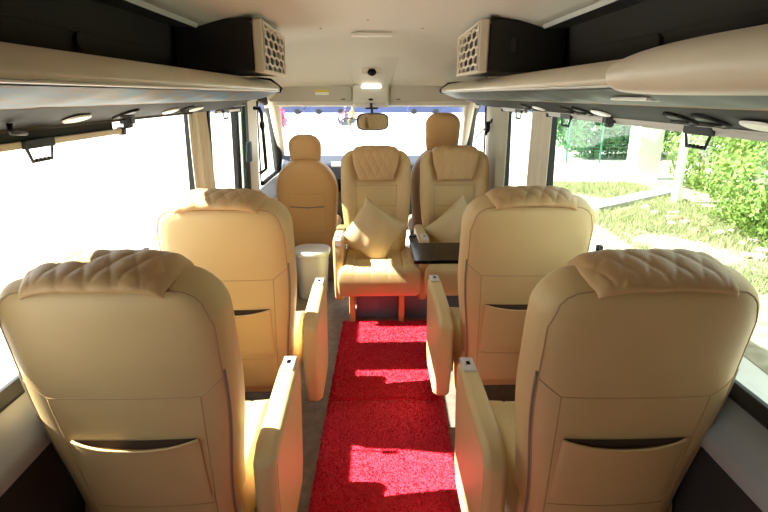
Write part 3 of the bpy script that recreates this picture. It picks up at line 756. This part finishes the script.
# carpets with pile
def carpet(x0, x1, y0, y1, sk, label):
    m = MB(); n = 40; k = 60; v = []
    for j in range(k+1):
        for i in range(n+1):
            y = y0+(y1-y0)*j/k; x = x0+(x1-x0)*i/n+sk*(y-1.0)
            e = edge(2*i/n-1, 30, .4)*edge(2*j/k-1, 40, .4)
            v.append((x+random.uniform(-.0015, .0015), y, .001+.011*e+random.uniform(-.0012, .0012)))
    m.add(v, [(j*(n+1)+i, j*(n+1)+i+1, (j+1)*(n+1)+i+1, (j+1)*(n+1)+i) for j in range(k) for i in range(n)])
    # pile tufts
    tv = []; tf = []
    for q in range(26000):
        y = random.uniform(y0+.004, y1-.004); x = random.uniform(x0+.003, x1-.003)+sk*(y-1.0); a = random.uniform(0, 6.28); l = random.uniform(.006, .011)
        dx, dy = math.cos(a)*.0035, math.sin(a)*.0035; t = len(tv)
        lx, ly = random.uniform(-.004, .004), random.uniform(-.004, .004)
        tv += [(x-dx, y-dy, .009), (x+dx, y+dy, .009), (x+lx, y+ly, .011+l)]; tf.append((t, t+1, t+2))
    m.add(tv, tf)
    return tag(m.build('carpet', M['carpet'], merge=False, smooth=False), label, 'carpet', 'red aisle carpets')
carpet(-.285, .345, .75, 2.435, .024, 'red pile carpet piece in the aisle nearest the camera')
carpet(-.285, .345, 2.44, 3.46, .024, 'red pile carpet piece in the aisle before the facing seats')

# ================================================================ OUTSIDE
GZ = -.65
m = MB(); m.box(-60, 60, -12, 140, GZ-.05, GZ); st(m.build('ground', M['ground']))
m = MB(); v = []
m.prism([(3.2, 2.0), (9, 2.0), (10, 13.6), (4.3, 13.6), (3.6, 8)], GZ-.02, GZ+.012, 'z'); st(m.build('ground_soil', M['soil']))
# grass
m = MB(); tv = []; tf = []
for q in range(30000):
    y = random.uniform(5.5, 13.5); x = random.uniform(3.7+.04*y, 6.9)
    if math.sin(x*2.3)+math.sin(y*1.7+x) < -0.9+random.uniform(-.5, .5): continue
    h = random.uniform(.04, .13); a = random.uniform(0, 6.28); dx, dy = math.cos(a)*.012, math.sin(a)*.012; t = len(tv); lx, ly = random.uniform(-.05, .05), random.uniform(-.05, .05)
    tv += [(x-dx, y-dy, GZ+.01), (x+dx, y+dy, GZ+.01), (x+lx, y+ly, GZ+h)]; tf.append((t, t+1, t+2))
m.add(tv, tf); tag(m.build('lawn_grass', M['grass'], merge=False), 'patchy green grass beside the hedge outside the right windows', 'grass', kind='stuff')
# kerb slab
a = math.atan2(1.9, 2.7)
m = MB(); m.box(-1.7, 1.7, -.22, .22, 0, .10); tag(m.build('kerb_slab', M['concrete'], bevel=.01, loc=(5.75, 11.05, GZ+.01), rot=(0, 0, a)), 'long grey concrete slab lying on the grass near the pole', 'slab')
m = MB(); m.cyl((0, 0, 0), (0, 0, 4.2), .085, 20); tag(m.build('utility_pole', M['wallw'], smooth=False, bevel=.002, loc=(6.55, 10.8, GZ)), 'thin white pole standing at the end of the hedge', 'pole')
root = empty('gate_pillar', (7.5, 14.2, GZ), 0, 'wide white plastered gate pillar behind the grass', 'pillar')
m = MB(); m.box(-.30, .34, -.3, .3, 0, 3.2); m.build('pillar_shaft', M['wallw'], root, bevel=.01)
m = MB(); m.box(-.36, .40, -.36, .36, 3.2, 3.32); m.build('pillar_cap', M['wallw'], root, bevel=.01)
def foliage(name, blobs, n, size, mt, label, cat, trunk=None, group=None, face=None):
    root = empty(name, (sum(b[0] for b in blobs)/len(blobs), sum(b[1] for b in blobs)/len(blobs), GZ), 0, label, cat, group)
    off = Vector(root.location); tv = []; tf = []
    tot = sum((b[3]*b[4]+b[4]*b[5]+b[3]*b[5]) for b in blobs)
    for b in blobs:
        k = int(n*(b[3]*b[4]+b[4]*b[5]+b[3]*b[5])/tot)
        for q in range(k):
            while True:
                d = Vector((random.gauss(0, 1), random.gauss(0, 1), random.gauss(0, 1)))
                if d.length > .1: break
            d.normalize(); rr_ = random.uniform(.72, 1.05)*(1+.10*math.sin(7*d.x+5*d.z+b[1]*3)+.07*math.sin(11*d.y+9*d.z))
            p = Vector((b[0]+d.x*b[3]*rr_, b[1]+d.y*b[4]*rr_, b[2]+d.z*b[5]*rr_))
            if p.z < GZ+.03: p.z = GZ+random.uniform(.03, .3)
            p -= off
            u = (d+Vector((random.uniform(-1, 1), random.uniform(-1, 1), random.uniform(-1, 1)))*.9).normalized()
            t_ = u.cross(Vector((random.uniform(-1, 1), random.uniform(-1, 1), random.uniform(-1, 1)))).normalized(); s_ = u.cross(t_)
            L = size*random.uniform(.6, 1.2); W = L*.30; k0 = len(tv)
            tv += [p-t_*L*.5, p+s_*W-u*L*.05, p+t_*L*.5, p-s_*W-u*L*.05]; tf += [(k0, k0+1, k0+2), (k0, k0+2, k0+3)]
    m = MB(); m.add(tv, tf); m.build('foliage', mt, root, merge=False)
    m = MB()
    for (x, y) in (trunk or [(b[0], b[1]) for b in blobs]):
        zt = max(.5, blobs[0][2]-GZ)
        m.tube([(x-off.x, y-off.y, 0), (x-off.x+.05, y-off.y+.03, zt*.5), (x-off.x-.03, y-off.y, zt)], [.05, .035, .02], 8)
    m.build('stems', M['bark'], root, smooth=True)
    return root
hb = []
yy = 3.2
while yy < 9.6:
    hb.append((6.75+random.uniform(-.12, .12), yy, .05+random.uniform(-.1, .1), .95, .75, 1.0)); 
    hb.append((6.95, yy+.2, 1.35+random.uniform(-.15, .15), .9, .8, .85)); yy += .8
foliage('hedge', hb, 46000, .10, M['leaf'], 'tall bright green leafy hedge outside the big right window', 'hedge', [(7.1, y) for y in (3.5, 4.6, 5.7, 6.8, 7.9, 9.0)])
foliage('shrub', [(8.2, 12.6, .2, .8, .9, 1.0), (8.3, 12.9, 1.5, .8, .9, .9)], 6000, .11, M['leaf'], 'green shrub between the white pole and the gate pillar', 'shrub')
tb = [('dark green bush behind the fence posts, nearest the right curtain', 8.3, 19.3), ('dark green bush behind the fence posts, beside the gate pillar', 10.2, 19.6), ('tall dark green tree rising behind the row of fence bushes', 9.3, 22.5), ('pale green tree far behind the hedge and the pole', 12.6, 16.6)]
for lab, x, y in tb:
    foliage('tree', [(x, y, .7, 1.7, 1.2, 1.4), (x+.5, y+.3, 2.6, 1.9, 1.4, 1.5), (x-1, y+.2, 1.9, 1.2, 1.2, 1.3)], 9000, .19, M['leafd' if y > 19 else 'leaf'], lab, 'tree', [(x, y), (x+.5, y)], 'trees beyond the fence')
# fence with two posts in view
root = empty('wire_fence', (7.4, 17.6, GZ), 0, 'teal wire fence with thin posts in front of the dark trees', 'fence')
for x in (-2.0, -.75, .4, 1.6): m = MB(); m.cyl((x, 0, 0), (x, 0, 2.4), .03, 10); m.build('fence_post', M['teal'], root, smooth=True)
m = MB()
for k in range(22): m.tube([(-2.4, 0, .12+.105*k), (2.2, 0, .12+.105*k)], .004, 4)
for k in range(24): m.tube([(-2.4+.2*k, 0, .1), (-2.4+.2*k, 0, 2.35)], .003, 4)
m.build('wire_mesh', M['teal'], root)
# rubble
for i in range(30):
    x = random.uniform(5.35, 6.1); y = random.uniform(6.6, 10.2); s_ = random.uniform(.03, .09)
    bm = bmesh.new(); bmesh.ops.create_icosphere(bm, subdivisions=2, radius=s_)
    for v in bm.verts: v.co = Vector((v.co.x*1.3, v.co.y, v.co.z*.7))*(1+random.uniform(-.14, .14))
    me = bpy.data.meshes.new('rubble_stone'); bm.to_mesh(me); bm.free(); me.materials.append(M['rock' if i % 5 else 'brick'])
    o = bpy.data.objects.new('rubble_stone', me); COL.objects.link(o); o.location = (x, y, GZ+s_*.55); o.rotation_euler = (0, 0, random.uniform(0, 6))
    tag(o, 'loose grey stone in the rubble at the foot of the hedge', 'stone', 'grey stones at the hedge foot') if i % 5 else tag(o, 'reddish brick fragment in the rubble at the foot of the hedge', 'brick', 'brick fragments at the hedge foot')
# far front: blue wall with cars, motorbikes
m = MB(); m.box(-40, 40, 70, 70.4, GZ, GZ+3.2)
tag(m.build('boundary_wall', M['bluewall']), 'long dark blue wall across the far end of the yard', 'wall')
def car(x, y, label):
    root = empty('parked_car', (x, y, GZ), 0, label, 'car', 'cars parked by the blue wall')
    m = MB(); m.prism([(-2.1, .35), (-2.15, .8), (-1.9, .95), (-1.2, 1.02), (-.7, 1.45), (.8, 1.48), (1.5, 1.02), (2.0, .95), (2.15, .7), (2.1, .35)], -.85, .85, 'y'); m.build('car_body', M['carblue'], root, bevel=.05)
    m = MB(); m.prism([(-1.1, 1.02), (-.68, 1.40), (.75, 1.42), (1.35, 1.02)], -.87, .87, 'y'); m.build('car_glass', M['blackg'], root)
    for wx in (-1.35, 1.35):
        for wy in (-.8, .8): m = MB(); m.cyl((wx, wy-.1, .32), (wx, wy+.1, .32), .32, 20); m.build('wheel', M['tyre'], root)
for x, lab in ((-10.5, 'dark blue parked car seen far left through the windscreen'), (-5.2, 'dark blue parked car left of the motorbike through the windscreen'), (6.5, 'dark blue parked car seen far right through the windscreen')): car(x, 66, lab)
def skin_body(name, joints, edges, m, parent=None):
    me = bpy.data.meshes.new(name); me.from_pydata([j[:3] for j in joints], edges, []); me.materials.append(m)
    o = bpy.data.objects.new(name, me); COL.objects.link(o)
    o.modifiers.new('skin', 'SKIN')
    for i, j in enumerate(joints): me.skin_vertices[0].data[i].radius = (j[3], j[3]*(j[4] if len(j) > 4 else 1))
    me.skin_vertices[0].data[0].use_root = True
    o.modifiers.new('sub', 'SUBSURF').levels = 1; o.modifiers['sub'].render_levels = 1
    if parent: o.parent = parent
    return o
def rider(loc, rz, shirt, label, arms=True):
    # seated person, facing local -x, pelvis first
    J = [(0, 0, .82, .15), (-.05, 0, 1.05, .14), (-.08, 0, 1.28, .16), (-.09, 0, 1.42, .06), (-.11, 0, 1.52, .085), (-.11, 0, 1.62, .085),
         (-.08, .19, 1.34, .06), (-.28, .24, 1.14, .045), (-.52, .24, 1.12, .035), (-.08, -.19, 1.34, .06), (-.28, -.24, 1.14, .045), (-.52, -.24, 1.12, .035),
         (-.05, .12, .78, .10), (-.38, .17, .72, .075), (-.30, .17, .36, .05), (-.38, .17, .32, .04), (-.05, -.12, .78, .10), (-.38, -.17, .72, .075), (-.30, -.17, .36, .05), (-.38, -.17, .32, .04)]
    E = [(0, 1), (1, 2), (2, 3), (3, 4), (4, 5), (2, 6), (6, 7), (7, 8), (2, 9), (9, 10), (10, 11), (0, 12), (12, 13), (13, 14), (14, 15), (0, 16), (16, 17), (17, 18), (18, 19)]
    o = skin_body('person', J, E, shirt); o.location = loc; o.rotation_euler = (0, 0, rz); tag(o, label, 'person', 'people on the motorbikes')
    m = MB(); m.ell((-.11, 0, 1.62), (.125, .115, .12), 14, 10); m.build('helmet', M['white'], o, smooth=True)
    return o
def bike(x, y, rz, label):
    root = empty('motorbike', (x, y, GZ), rz, label, 'motorbike', 'motorbikes in the yard')
    for wx in (-.62, .62):
        m = MB(); m.tube([(wx+.27*math.cos(t), 0, .30+.27*math.sin(t)) for t in [2*math.pi*k/24 for k in range(24)]], .035, 8, closed=True)
        for k in range(6): m.tube([(wx, 0, .30), (wx+.26*math.cos(k*math.pi/3), 0, .30+.26*math.sin(k*math.pi/3))], .008, 4)
        m.build('wheel', M['tyre'], root, smooth=True)
    m = MB(); m.prism([(-.50, .80), (-.38, .50), (-.15, .36), (.35, .36), (.50, .55), (.78, .70), (.75, .80), (.05, .80), (-.12, .62), (-.30, .70), (-.42, .95)], -.13, .13, 'y'); m.build('bike_body', M['bikeg'], root, bevel=.03)
    m = MB(); m.tube([(-.62, 0, .30), (-.48, 0, .70), (-.40, 0, 1.0)], .025); m.tube([(-.38, -.30, 1.05), (-.43, 0, 1.0), (-.38, .30, 1.05)], .018); m.build('handlebar', M['black'], root, smooth=True)
    m = MB(); m.ell((.30, 0, .82), (.38, .13, .06), 16, 8); m.build('bike_seat', M['black'], root, smooth=True)
bike(-1.75, 34, 0, 'grey motorbike in side view left of the mirror'); rider((-1.60, 34, GZ), 0, M['purple'], 'person in a purple top sitting on the front of the grey motorbike'); rider((-1.17, 34, GZ+.02), 0, M['ochre'], 'person in an ochre top sitting behind the purple one')
bike(-5.6, 33, R(80), 'motorbike at the left edge of the windscreen ridden by someone in pink'); rider((-5.6, 33.1, GZ), R(80), M['pink'], 'person in a bright pink top at the left edge of the windscreen')
